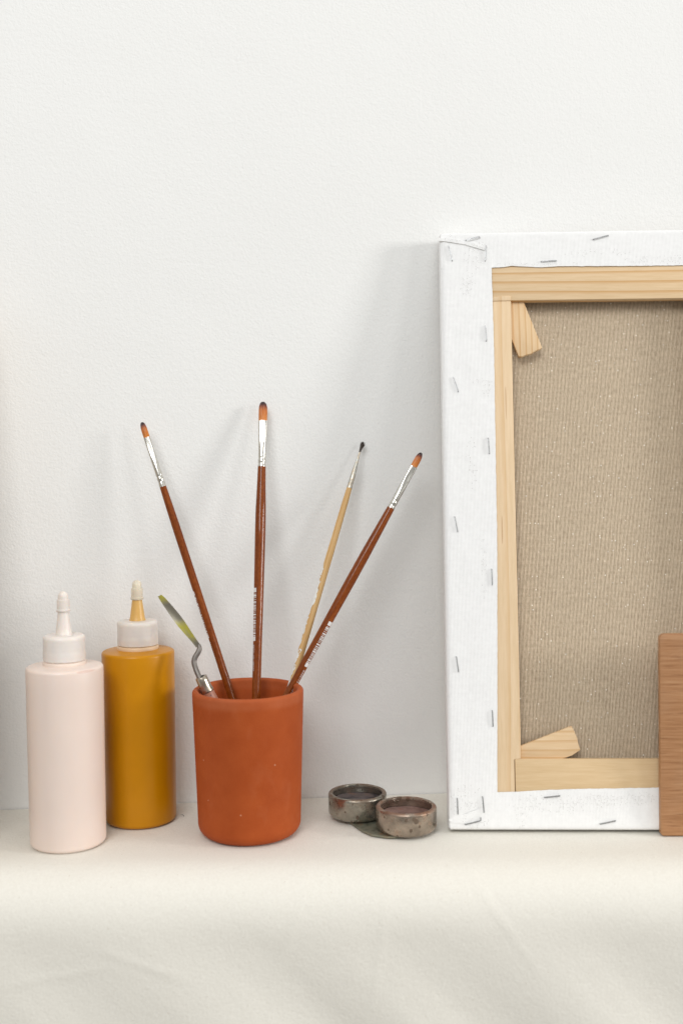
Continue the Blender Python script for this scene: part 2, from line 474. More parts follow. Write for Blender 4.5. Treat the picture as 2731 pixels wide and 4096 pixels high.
def ripple(x, z):
    q = x * 1.0 + z * .95
    q += .018 * mnoise.noise(Vector((x * 3, z * 3, 5)))
    rip = .0034 * sin(q * 2 * pi / .135 + .9) + .0022 * sin((x * .8 + z * .35) * 2 * pi / .21 + 2.4)
    rip += .0030 * mnoise.noise(Vector((q * 14, z * 4, 2)))
    rip += .0005 * mnoise.noise(Vector((q * 50, z * 12, 8)))
    return rip
for kind, t in prm:
    for x in xs:
        ed = EDGE_Y + .0015 * mnoise.noise(Vector((x * 6, 0, 1)))
        if kind == 'top':
            y0 = wall_y(x) - .0015
            y = y0 + (ed - y0) * t
            V.append((x, y, cloth_z(x, y) * min(1, (1 - t) * 6)))
        elif kind == 'arc':
            py, pz = prof_e[t]
            d = max(0., (t / NB - .45)) * .9
            V.append((x, ed + py + ripple(x, pz) * d * d * .8 - crease(x, pz), pz))
        else:
            z = prof_e[-1][1] - t * .40
            d = min(1., .2 + t * 3.0)
            V.append((x, ed + prof_e[-1][0] - .010 * t * t + ripple(x, z) * d - crease(x, z), z))
nx = len(xs); F_ = []
for i in range(len(prm) - 1):
    for k in range(nx - 1):
        a = i * nx + k
        F_.append((a, a + 1, a + nx + 1, a + nx))
cloth = mesh_obj('tablecloth', V, F_, CLOTH)
tag(cloth, 'cream cotton cloth spread over the ledge and hanging down its front', 'tablecloth', kind='structure')

# ------------------------------------------------------------------ squeeze bottles
def bottle(loc, R, RB, zsh, body_m, neck_m, cap_m, noz_m, tip_m, band_m, cap, noz, tip, label, seed):
    root = empty('squeeze_bottle', loc)
    tag(root, label, 'bottle', 'squeeze bottles of paint')
    prof = [(0, .0012), (RB - .006, .0008)] + [(RB - .0035 + .0035 * sin(radians(a)), .0035 - .0035 * cos(radians(a))) for a in (0, 20, 40, 60, 75, 90)]
    for t in (.1, .3, .5, .7, .9): prof.append((RB + (R - RB) * t, .0035 + (zsh - .0055) * t))
    prof += [(R - .0022 + .0022 * cos(radians(a)), zsh - .0022 + .0022 * sin(radians(a))) for a in (0, 25, 50, 75, 90)]
    cr, z0, z1 = cap
    prof += [(R - .006, zsh + .0005), (cr + .003, zsh + .0010), (cr + .0006, zsh + .0013), (cr - .001, zsh + .0015), (0, zsh + .0015)]
    wob = lambda a, z: .0035 * sin(2 * a + seed) * (sin(pi * min(1, max(0, z / zsh))) if z < zsh else 0)
    body = lathe('body', prof, body_m, root, 96, wob, sharp=50)
    # screw cap, finely ribbed low down, with soft thread rings showing
    cp = []
    rib = lambda a, z: (.003 * (0.5 + .5 * cos(48 * a)) if z0 + .0008 < z < z0 + .0042 else 0)
    cp += [(cr - .0016, z0 + .0006), (cr - .0004, z0 + .0006), (cr, z0 + .001), (cr, z0 + .0041), (cr + .0001, z0 + .0045)]
    hh = z1 - z0
    for t in (.35, .42, .48, .54, .60, .66, .72, .78):
        cp.append((cr - .0001 + .00008 * sin(t * 2 * pi / .16), z0 + hh * t))
    cp += [(cr - .0028 + .0028 * cos(radians(a)), z1 - .0028 + .0028 * sin(radians(a))) for a in (0, 20, 40, 60, 80, 90)]
    nb, nt, nz = noz
    cp += [(nb + .0006, z1 + .0001), (nb, z1 - .0004)]
    # inner wall
    cp += [(nb, z1 - .0018), (cr - .004, z1 - .0022), (cr - .0016, z1 - .0045)]
    lathe('screw_cap', cp + [cp[0]], cap_m, root, 144, rib, (False, False), sharp=35)
    th_ = [(0, zsh + .0008), (cr + .0003, zsh + .0008), (cr + .0004, zsh + .0018), (cr + .0004, z0 - .0006), (cr, z0 - .0001), (cr - .0028, z0 + .0006)]
    for k in range(16):
        th_.append((cr - .0026 + (.0007 if k % 4 in (1, 2) else 0), z0 + .001 + k * (hh - .007) / 16))
    th_ += [(cr - .004, z1 - .0055), (0, z1 - .0055)]
    lathe('neck', th_, neck_m, root, 64)
    npf = [(0, z1 - .0014), (nb, z1 - .0014), (nb, z1 + .0004), (nb - .0003, z1 + .0010)]
    for t in (.25, .5, .75, 1): npf.append((nb + (nt - nb) * t - .0003, z1 + .001 + (nz - z1 - .001) * t))
    npf += [(nt - .0012, nz + .0004), (nt - .0016, nz + .006), (0, nz + .006)]
    lathe('nozzle', npf, noz_m, root, 48)
    t0, t1, tr = tip
    ribf = lambda a, z: (.02 * cos(20 * a) if t0 + .002 < z < t1 - .0028 else 0)
    zc = t0 + (t1 - t0) * .58
    tp = [(0, t0 + .0004), (tr + .0002, t0), (tr + .0006, t0 + .0005), (tr + .0006, t0 + .0017), (tr, t0 + .0021)]
    for t in (.3, .6, 1): tp.append((tr, t0 + .0021 + (zc - t0 - .0021) * t))
    dr = tr - .0009
    tp += [(dr, zc + .0003)] + [(dr * cos(radians(a)), t1 - dr + dr * sin(radians(a))) for a in (0, 20, 40, 60, 75, 88)]
    tc_ = lathe('tip_cap', tp, tip_m, root, 80, ribf, sharp=50)
    bnd = [(nt - .0013, nz + .0012), (nt - .0009, nz + .0012), (nt - .0009, nz + .0048), (nt - .0014, nz + .0048)]
    return root

bottle((-.2128, .8268, 0), .0290, .0286, .1375, PINK, NECKP, CAPP, NOZP, NOZP, NOZP,
       (.0158, .1412, .1612), (.0064, .0044, .1795), (.1788, .1945, .0047),
       'pale pink squeeze bottle with milky white cap and nozzle, in front of the ochre one', .4)
bottle((-.1663, .8790, 0), .0292, .0286, .1395, OCHRE, NECKO, CAPW, NOZO, TIPO, NOZO,
       (.0163, .1437, .1640), (.0065, .0042, .1815), (.1808, .1968, .0046),
       'ochre yellow squeeze bottle with frosted screw cap and ochre stained nozzle', 1.7)

# ------------------------------------------------------------------ terracotta cup
CX, CY = -.0746, .8462
RT, RBm, CHT = .0433, .0402, .1145
lipr = .0026
pf = [(0, .0010), (RBm - .011, .0004)]
pf += [(RBm - .0095 + .0095 * sin(radians(a)), .0095 - .0095 * cos(radians(a))) for a in (0, 12, 24, 36, 48, 60, 72, 84, 90)]
for t in (.15, .3, .45, .6, .75, .9, 1.): pf.append((RBm + (RT - .0003 - RBm) * t, .011 + (CHT - .0125 - .011) * t))
pf += [(RT - .0001, CHT - .008)]
pf += [(RT - lipr + lipr * cos(radians(a)), CHT - lipr + lipr * sin(radians(a))) for a in (0, 25, 50, 75, 90, 105, 130, 155, 180)]
RIN = RT - 2 * lipr
pf += [(RIN - .0002, CHT - .009), (RIN - .0012, CHT - .012), (RIN - .002, .06), (RBm - .0085, .018), (RBm - .012, .009), (RBm - .02, .0065), (0, .0062)]
cupw = lambda a, z: .0035 * sin(2 * a + 1.1) + .0015 * sin(3 * a + z * 20)
cup = lathe('terracotta_cup', pf, TERRA, None, 128, cupw, sharp=60)
cup.location = (CX, CY, 0)
tag(cup, 'orange terracotta cup with rounded base holding brushes and a palette knife', 'cup')

# ------------------------------------------------------------------ paintbrushes
def axis_frame(E, T):
    z = (T - E).normalized()
    y = Vector((0, 1, 0)); y = (y - z * y.dot(z)).normalized()
    x = y.cross(z)
    m = Matrix((x, y, z)).transposed().to_4x4(); m.translation = E
    return m, (T - E).length

def text_mesh(txt, size):
    cu = bpy.data.curves.new('t', 'FONT'); cu.body = txt; cu.size = size; cu.align_y = 'CENTER'
    cu.space_character = 1.08
    o = bpy.data.objects.new('t', cu); COL.objects.link(o)
    dg = bpy.context.evaluated_depsgraph_get()
    me = bpy.data.meshes.new_from_object(o.evaluated_get(dg))
    out = ([v.co.copy() for v in me.vertices], [tuple(p.vertices) for p in me.polygons])
    bpy.data.objects.remove(o); bpy.data.curves.remove(cu); bpy.data.meshes.remove(me)
    return out

BARS = None
def brush(E, T, label, lb, lf, wa, wb, handle, fr, hm, fm, bm_, tiptab, code=None, group=None, splay=False, seed=1):
    E, T = Vector(E), Vector(T)
    m, L = axis_frame(E, T)
    root = empty('paintbrush', mat=m)
    tag(root, label, 'paintbrush', group)
    rnd = random.Random(seed)
    # handle
    hr = lambda s: lerp_tab(handle, s)[0]
    ss = [lf - .0015] + [lf + i * (L - lf) / 60 for i in range(61)]
    pr = [(0, L - ss[0])] + [(hr(s), L - s) for s in ss] + [(hr(L) * .6, -.0006), (0, -.0008)]
    handle_o = lathe('handle', pr[::-1], hm, root, 40, sharp=60)
    # ferrule: flat at the hair end, round and crimped at the handle end
    seg = 40; rs = []
    n = 44
    for i in range(n + 1):
        s = lb + (lf - lb) * i / n
        t = (s - lb) / (lf - lb)
        k = min(1, t / .72); k = k * k * (3 - 2 * k)
        a = wa + (fr - wa) * k; b = wb + (fr - wb) * k
        e = 3.2 + (2 - 3.2) * k
        if t > .76:
            q = (t - .76) / .24
            g = .2 * max(0, cos((q - .12) * 2 * pi * 2.2)) ** 3 if q < .93 else 0
            a = fr * (1.05 - g); b = fr * (1.05 - g)
        ring = []
        for j in range(seg):
            al = 2 * pi * j / seg
            ca, sa = cos(al), sin(al)
            x = a * abs(ca) ** (2 / e) * (1 if ca > 0 else -1); y = b * abs(sa) ** (2 / e) * (1 if sa > 0 else -1)
            # pressed hollow on the flat faces
            if .05 < t < .7 and not splay:
                hol = .22 * sin(pi * (t - .05) / .65) * max(0, 1 - (x / (a * .62)) ** 2)
                y *= 1 - hol * (1 - k) * 1.2
            ring.append((x, y, L - s))
        rs.append(ring)
    V, Fc = rings(rs, True, True)
    mesh_obj('ferrule', V, Fc, fm, root, True, sharp=55)
    # hair
    rs = []; seg = 64
    off = [rnd.uniform(-1, 1) for _ in range(seg)]
    ns = 26
    for i in range(ns + 1):
        u = i / ns                                  # 0 at ferrule, 1 at tip
        s0 = lb + .0008 - (lb + .0008) * u
        a, b = lerp_tab(tiptab, s0)
        ring = []
        for j in range(seg):
            al = 2 * pi * j / seg
            gr = 1 + .045 * off[j] * (0.3 + u)
            jit = off[(j * 7) % seg] * (.0009 if not splay else .0016) * u ** 3
            ring.append((a * gr * cos(al), b * gr * sin(al), L - s0 + jit))
        rs.append(ring)
    V, Fc = rings(rs, True, True)
    if splay:
        for _ in range(70):                          # stray hairs fanning out of the worn tip
            a0 = rnd.uniform(0, 2 * pi); r0 = rnd.uniform(.2, 1) * tiptab[-1][1] * .8
            sp = rnd.uniform(.3, 1.) * .0021; ln = lb + rnd.uniform(-.0015, .0012)
            p0 = Vector((r0 * cos(a0), r0 * sin(a0), L - lb * .8)); p1 = Vector((cos(a0) * (r0 + sp * .35) + .0002, sin(a0) * (r0 + sp * .35), L - lb * .45))
            p2 = Vector((cos(a0) * (r0 + sp) + .0006, sin(a0) * (r0 + sp), L - lb + ln))
            base = len(V)
            for p, w_ in ((p0, .00016), (p1, .00014), (p2, .00004)):
                for q in range(3):
                    V.append((p.x + w_ * cos(q * 2.094), p.y + w_ * sin(q * 2.094), p.z))
            for i in range(2):
                for q in range(3):
                    Fc.append((base + i * 3 + q, base + i * 3 + (q + 1) % 3, base + i * 3 + 3 + (q + 1) % 3, base + i * 3 + 3 + q))
    mesh_obj('bristles', V, Fc, bm_, root, True, sharp=80)
    # printed code strip
    if code:
        txt, s0, s1, sd, a0, a1, tsz = code
        r2 = random.Random(42)
        edges = [0., .07]
        mods = []
        while sum(mods) < 92:
            mods.append(r2.choice((1, 1, 1, 2, 2, 3)))
        tot = sum(mods); x = .085; flags = [1]
        V = []; Fc = []; fm_ = []
        pos = [s0, s0 + (s1 - s0) * .085]; fl = [0]
        cur = pos[-1]
        body = (s1 - s0) * .83
        for i, md in enumerate(mods):
            cur += body * md / tot; pos.append(cur); fl.append(1 if i % 2 == 0 else 0)
        pos.append(s1); fl.append(0)
        na = 8
        for s in pos:
            for k in range(na + 1):
                al = radians(a0 + (a1 - a0) * k / na); r = hr(s) + .00006
                V.append((r * sin(al), -r * cos(al), L - s))
        for i in range(len(pos) - 1):
            for k in range(na):
                b = i * (na + 1) + k
                Fc.append((b, b + 1, b + na + 2, b + na + 1)); fm_.append(fl[i])
        mesh_obj('barcode', V, Fc, None, handle_o, True, mats=[PRINT, hm], fmat=fm_)
        tv, tf = text_mesh(txt, tsz)
        amid = radians((a0 + a1) / 2)
        V = []
        wid = max(v.x for v in tv)
        kx = (sd[1] - sd[0]) / wid
        for v in tv:
            s = sd[0] + v.x * kx; r = hr(s) + .00007
            al = amid + v.y / r
            V.append((r * sin(al), -r * cos(al), L - s))
        mesh_obj('lettering', V, tf, PRINT, handle_o, True)
    return root

def ray_pt(E, T, ext): return tuple(Vector(T) + (Vector(E) - Vector(T)) * ext)
GB = 'varnished brown paintbrushes in the terracotta cup'
tab = lambda L, w_, d: [(0., w_ * .28 * .001, .0003), (.0006, w_ * .55 * .001, d * .3 * .001), (.0018, w_ * .80 * .001, d * .5 * .001), (.0042, w_ * .97 * .001, d * .75 * .001), (.008, w_ * 1.02 * .001, d * .92 * .001), (L, w_ * .001, d * .001)]

def syn(name, L, l):
    return bristle(name, [(0., (.62, .19, .010)), (.58, (.52, .135, .008)), (.78, (.22, .040, .008)), (.92, (.05, .012, .009)), (1., (.03, .01, .012))], L - l, L)

# leaning left brush
E1, T1 = (-.0585, .8585, .0075), (-.1641, .9040, .3243)
L1 = (Vector(T1) - Vector(E1)).length
brush(E1, T1, 'small brown paintbrush tilted to the left, its barcode near the handle edge', .0125, .0560, .0027, .0013,
      [(.054, .0027), (.068, .0030), (.09, .0033), (.14, .0033), (.2, .0032), (.4, .0031)], .0027, BROWN, NICKEL, syn('hair_small_left', L1, .0125),
      tab(.0125, 2.55, 1.3), ('8430173148230', .146, .186, (.189, .209), -84, -40, .0022), GB, seed=3)
# upright brush
E2, T2 = (-.0712, .8390, .0075), (-.0649, .9200, .3412)
L2 = (Vector(T2) - Vector(E2)).length
brush(E2, T2, 'widest brown paintbrush standing almost upright against the wall', .0158, .0570, .0036, .0017,
      [(.055, .0033), (.07, .0036), (.092, .0043), (.11, .0044), (.15, .0041), (.2, .0036), (.28, .0033), (.4, .0033)], .0031, BROWN, NICKEL, syn('hair_wide', L2, .0158),
      tab(.0158, 3.5, 1.6), ('8430173148247', .157, .200, (.203, .224), -80, -26, .0024), GB, seed=5)
# worn thin brush
E3, T3 = (-.0735, .8340, .0075), (.0184, .9300, .3065)
L3 = (Vector(T3) - Vector(E3)).length
w = M('dark_worn_hair'); w.p(Base_Color=w.ramp(w.noise(1500, 2, .6, w.map((1, 1, .05))), [(.3, (.02, .014, .010)), (.7, (.075, .05, .035))]), Roughness=.5)
brush(E3, T3, 'thin bare wood paintbrush with flaking white paint and dark splayed hairs', .0085, .0415, .0008, .0008,
      [(.040, .0022), (.055, .0026), (.1, .0029), (.16, .0029), (.25, .0030), (.4, .0030)], .0022, BARE, OLDTIN, w.m,
      [(0., .0011, .0009), (.004, .0012, .0010), (.0085, .0008, .0008)], splay=True, seed=8)
# leaning right brush
E4, T4 = (-.1000, .8450, .0085), (.0659, .9000, .2971)
L4 = (Vector(T4) - Vector(E4)).length
brush(E4, T4, 'small brown paintbrush tilted far to the right, barcode and number facing front', .0125, .0535, .0029, .0014,
      [(.052, .0031), (.065, .0034), (.095, .0040), (.12, .0041), (.16, .0037), (.22, .0033), (.4, .0031)], .0029, BROWN, NICKEL, syn('hair_small_right', L4, .0125),
      tab(.0125, 2.7, 1.4), ('8430173148223', .157, .198, (.201, .222), 8, 66, .0024), GB, seed=11)

# ------------------------------------------------------------------ palette knife (root at cup floor)
kr = empty('palette_knife', (0, 0, 0))
KE = Vector((-.0625, .8540, .0080))
kr.location = KE
tag(kr, 'palette knife with bent steel blade smeared yellow, at the left rim of the cup', 'palette knife')
loc = lambda p: Vector(p) - KE
# blade between two outlines; coordinates measured on the object
BLm = [(-.1427, .1882), (-.1403, .1831), (-.1314, .1687), (-.1255, .1603), (-.1192, .1524), (-.1152, .1463)]
BRm = [(-.1412, .1887), (-.1371, .1842), (-.1263, .1703), (-.1191, .1584), (-.1148, .1510), (-.1122, .1467)]
ls = spline([(x, 0, z) for x, z in BLm], 8); rs_ = spline([(x, 0, z) for x, z in BRm], 8)
V = []; Fc = []
nb = len(ls)
for i in range(nb):
    t = i / (nb - 1)
    y = .853 - .010 * (1 - t)                        # blade bends slightly towards the viewer at the tip
    c = (ls[i] + rs_[i]) / 2
    hw = (rs_[i] - ls[i]) / 2
    for k, (q, d) in enumerate(((-1, 0), (-.5, -.00035), (0, -.00045), (.5, -.00035), (1, 0), (.5, .00035), (0, .00045), (-.5, .00035))):
        f_ = 1 + 1.5 * t ** 4
        V.append(loc((c.x + hw.x * q, y + d * f_ + q * .0035, c.z + hw.z * q)))
for i in range(nb - 1):
    for k in range(8):
        a, b = i * 8 + k, i * 8 + (k + 1) % 8
        Fc.append((a, b, b + 8, a + 8))
Fc.append(tuple(range(8))); Fc.append(tuple(range((nb - 1) * 8, nb * 8)))
bo = mesh_obj('blade', V, Fc, BLADE, kr, True, sharp=50)
BLADE_OFF = KE.z
for nd in BLADE.node_tree.nodes:                    # z is measured from the knife's foot
    if nd.type == 'MAP_RANGE' and nd.inputs['From Min'].default_value > .1:
        nd.inputs['From Min'].default_value -= BLADE_OFF; nd.inputs['From Max'].default_value -= BLADE_OFF
sp = spline([loc(p) for p in ((-.1137, .853, .1478), (-.1128, .852, .1452), (-.1140, .851, .1418), (-.1160, .850, .1385), (-.1168, .849, .1345), (-.1148, .847, .1285), (-.1108, .843, .1210))], 6)
tube('shank', sp, [(.0015 + .0006 * min(1, i / 8.), .0010 + .0008 * min(1, i / 10.)) for i in range(len(sp))], KSTEEL, kr, 16)
# ferrule and handle on one axis
A = Vector((-.1110, .8435, .1243)) ; ax = (KE - A).normalized()
fm_, fl_ = axis_frame(KE, A)
fo = lathe('ferrule', [(.0030, .0), (.0042, -.0001), (.0046, -.0006), (.0047, -.004), (.0049, -.0105), (.0053, -.0118), (.0053, -.0126), (.0050, -.0131), (.0044, -.0131), (.0040, -.012), (.0034, -.004), (.0030, -.002)], KNIFEF, kr, 48, None, (False, False), sharp=50)
fo.matrix_basis = Matrix.Translation(A - KE) @ fm_.to_3x3().to_4x4()
ho = lathe('handle', [(0, -.1180), (.0045, -.1175), (.0055, -.115), (.0062, -.09), (.0066, -.06), (.0058, -.03), (.0048, -.0125), (.0030, -.0035), (0, -.0035)], KHAND, kr, 48, sharp=60)
ho.matrix_basis = fo.matrix_basis.copy()

# ------------------------------------------------------------------ twin palette cup
tr_ = empty('palette_cup', (.030, .8615, 0))
tag(tr_, 'tarnished twin palette cup of two round tins joined by a dark clip', 'palette cup')
def tin(loc_, m, rm, seed, fill):
    r, hgt = .0238, .0192
    pf = [(0, .0004), (r - .003, .0002), (r - .0016, .0010), (r - .0004, .0026), (r, .0040), (r, .0145), (r - .0001, .0160)]
    pf += [(r - .0021 + .0021 * cos(radians(a)), hgt - .0021 + .0021 * sin(radians(a))) for a in (10, 15, 35, 55, 75, 90, 110, 135)]
    pf += [(r - .0034, hgt - .0009), (r - .0037, hgt - .0018), (r - .0033, hgt - .0028), (r - .0020, hgt - .005), (r - .0018, .004), (0, .003)]
    o = lathe('cup', pf, m, tr_, 96, lambda a, z: .004 * sin(2 * a + seed), sharp=50)
    o.location = loc_
    n = 40; V = []; Fc = []
    R_ = r - .0022
    ringsN = 10
    for i in range(ringsN + 1):
        for k in range(n):
            a = 2 * pi * k / n; q = R_ * i / ringsN
            x, y = q * cos(a), q * sin(a)
            V.append((x, y, fill + .0008 * mnoise.noise(Vector((x * 90, y * 90, seed))) + (.0008 * (i / ringsN) ** 6)))
    for i in range(ringsN):
        for k in range(n):
            a, b = i * n + k, i * n + (k + 1) % n
            Fc.append((a, b, b + n, a + n))
    ro = mesh_obj('paint_residue', V, Fc, rm, o, True)
    return o
tin((.0188, -.0170, .0016), TINB, RESB, 2.1, .0105)
tin((-.0190, .0165, .0022), TINA, RESA, .6, .0110)
# spring clip plate under both tins
pl = [(-.0260, .0010), (-.0165, -.0195), (-.0090, -.0295), (.0030, -.0350), (.0100, -.0350), (.0290, -.0230), (.0240, .0), (.0, .0250), (-.020, .030)]
bm = bmesh.new()
a = [bm.verts.new((x, y, .0018)) for x, y in pl]; b = [bm.verts.new((x, y, .0003)) for x, y in pl]
bm.faces.new(a); bm.faces.new(b[::-1])
for i in range(len(pl)): bm.faces.new((a[i], b[i], b[(i + 1) % len(pl)], a[(i + 1) % len(pl)]))
bmesh.ops.recalc_face_normals(bm, faces=bm.faces)
bmesh.ops.bevel(bm, geom=list(bm.edges), offset=.0004, segments=2, affect='EDGES', profile=.5)
me = bpy.data.meshes.new('clip_plate'); bm.to_mesh(me); bm.free(); me.materials.append(CLIP)
link(bpy.data.objects.new('clip_plate', me), tr_)

# ------------------------------------------------------------------ stretched canvas, its back towards us
psi, lean = -.03, radians(10)
Xa = Vector((cos(psi), sin(psi), 0)); N0 = Vector((-sin(psi), cos(psi), 0))
Za = Vector((0, 0, cos(lean))) + N0 * sin(lean); Ya = N0 * cos(lean) - Vector((0, 0, 1)) * sin(lean)
cm = Matrix((Xa, Ya, Za)).transposed().to_4x4(); cm.translation = Vector((.0825, .8368, .0034))
cv = empty('stretched_canvas', mat=cm)
tag(cv, 'stretched canvas leaning on the wall, showing its raw linen back and pine stretcher', 'canvas')
CW, CHh, CT = .2655, .4850, .0180
k = .001
# bars: inner edge bevelled away from the linen; face at y=.0008
def bar(name, poly, mat, inner):
    """poly of (x,z) CCW, inner: index pair of the inner edge; bar 7 mm thick at its inner edge, full depth outside"""
    return prism(name, poly, .0008, .0085, mat, cv, .0007)
bar('stretcher_bar', mm2 := [(.002, .4265), (CW - .002, .4265), (CW - .002, CHh - .002), (.002, CHh - .002)], PINET, None)
bar('stretcher_bar', [(.002, .0275), (.0512, .0275), (.0512, .0536), (.0566, .0536), (.0566, .4262), (.0572, .4292), (.002, .4292)][:0] or [(.003, .003), (.0512, .003), (.0512, .0536), (.0566, .0540), (.0572, .4262), (.003, .4262)], PINEL, None)
bar('stretcher_bar', [(.0517, .003), (CW - .056, .003), (CW - .056, .0540), (.0517, .0540)], PINEB, None)
bar('stretcher_bar', [(CW - .0555, .003), (CW - .003, .003), (CW - .003, .4262), (CW - .0555, .4262)], PINEL, None)
# a sliver of the left bar overlaps the upper joint
prism('stretcher_joint', [(.0415, .4260), (.0566, .4262), (.0572, .4297), (.0550, .4304), (.0415, .4294)], .0002, .0040, PINEL, cv, .0003)
# outer rims of the stretcher that carry the cloth round to the front
# raw linen stretched over the front, seen from behind
V = []; Fc = []
nX, nZ = 60, 90
for j in range(nZ + 1):
    for i in range(nX + 1):
        x = .003 + (CW - .006) * i / nX; z = .003 + (CHh - .006) * j / nZ
        e = min(x, CW - x, z, CHh - z)
        V.append((x, .0170 - .0002 * mnoise.noise(Vector((x * 12, z * 12, 0))), z))
for j in range(nZ):
    for i in range(nX):
        a = j * (nX + 1) + i
        Fc.append((a, a + 1, a + nX + 2, a + nX + 1))
mesh_obj('linen_panel', V, Fc, LINEN, cv, True)

def flap(name, length, inner, mat, place, lift, ends=None, seed=0):
    """strip of primed cloth: from the front edge, round the back corner and flat to the torn inner edge.
    place(s, d, h) -> local point: s along, d inwards from the outer edge, h height above the back face"""
    n = 160
    prof0 = []
    rc = .0024
    V = []; Fc = []
    ts = [0.] + [i / n for i in range(n + 1)] + [1.]
    n = len(ts) - 1
    for i in range(n + 1):
        t = ts[i]
        s = t * length
        shut = i in (0, n)
        w_ = lerp_tab(inner, s)[0] + .0003 * mnoise.noise(Vector((s * 160, seed, 0))) + .00022 * mnoise.noise(Vector((s * 600, seed, 3)))
        row = []
        row += [(-lift, -CT), (-lift, -CT * .6), (-lift, -CT * .3), (-lift, -rc)]
        for a in (20, 40, 60, 80): row.append((rc - (rc + lift) * cos(radians(a)), -rc + (rc + lift) * sin(radians(a))))
        m_ = 22
        s0 = 0.
        for q in range(1, m_ + 1):
            d = rc + (w_ - rc) * q / m_
            hgt = lift + .00035 * mnoise.noise(Vector((s * 45, d * 60, seed + 5))) * min(1, q / 4)
            row.append((d, hgt))
        row.append((w_, -.0003 if lift < .0006 else .0004))
        for d, h_ in row:
            if shut and h_ > 0: h_ = .0002
            ss = s
            if ends:
                lo, hi = ends(d)
                ss = lo + (hi - lo) * t
            V.append(place(ss, d, h_))
    R_ = 4 + 4 + 22 + 1
    for i in range(n):
        for q in range(R_ - 1):
            a = i * R_ + q
            Fc.append((a, a + 1, a + R_ + 1, a + R_))
    o = mesh_obj(name, V, Fc, mat, cv, True, sharp=60)
    return o
FLT = [(0, .0303), (.0426, .0305), (.0508, .0303), (.0576, .0293), (.0685, .0299), (.082, .0308), (.0997, .0301), (.1498, .0307), (.1995, .0308), (.2655, .0305)]
FLB = [(0, .0282), (.0376, .0285), (.0517, .0289), (.071, .0300), (.0966, .0310), (.163, .0320), (.2655, .0315)]
FLL = [(0, .0372), (.0222, .0375), (.128, .0397), (.2197, .0413), (.2737, .0415), (.3555, .0419), (.397, .0421), (.4534, .0416), (.485, .0414)]
flap('canvas_flap', CW, FLT, PRIMT, lambda s, d, h_: (s, -h_, CHh - d), .0004, seed=1)
flap('canvas_flap', CW, FLB, PRIMT, lambda s, d, h_: (s, -h_, d), .0004, seed=2)
flap('canvas_flap', CHh, FLL, PRIML, lambda s, d, h_: (d, -h_, s), .0009,
     ends=lambda d: (.0078 + d * .384, .4794 - d * .265) if d > .0004 else (.0012, .4840), seed=3)
flap('canvas_flap', CHh, FLL, PRIML, lambda s, d, h_: (CW - d, -h_, s), .0012, ends=lambda d: (.0078 + max(0, d) * .384, .4794 - max(0, d) * .265), seed=4)
# folded corner gussets
def gusset(pts, h0, h1):
    V = [(x, -h0, z) for x, z in pts] + [(x, -h1, z) for x, z in pts]; n_ = len(pts)
    F2 = [tuple(range(n_)), tuple(range(n_, 2 * n_))] + [(i, (i + 1) % n_, (i + 1) % n_ + n_, i + n_) for i in range(n_)]
    return mesh_obj('corner_fold', V, F2, PRIMT, cv, False)
gusset([(-.0012, .0078), (.0316, .0188), (.0316, .0162), (.0102, .0045), (.001, .0052)], .0003, .0009)
gusset([(-.0018, .4800), (.0060, .4800), (.0250, .4760), (.0380, .4705), (.0360, .4690), (.0200, .4742), (.0040, .4772), (-.0018, .4778)], (.0004), .0019)

# wedges driven into the corner slots
def wedge(poly, mat, d0, tilt):
    return prism('corner_wedge', poly, d0, d0 + .0048, mat, cv, .0005)
wedge(mm([(57.4, 430), (68.3, 426.5), (82.6, 387.2), (80.5, 386.0), (77.0, 384.6), (73.2, 382.2), (69.5, 381.5), (66.0, 379.8), (63.1, 380.0), (57.0, 396.5)]), PINEWT, .0052, 0)
wedge(mm([(55.5, 63.2), (97.4, 79.2), (99.5, 75), (101.4, 70.2), (102.2, 65.6), (103.8, 60.6), (97.0, 56.2), (89.8, 53.8), (55.5, 53.8)]), PINEWB, .0042, 0)

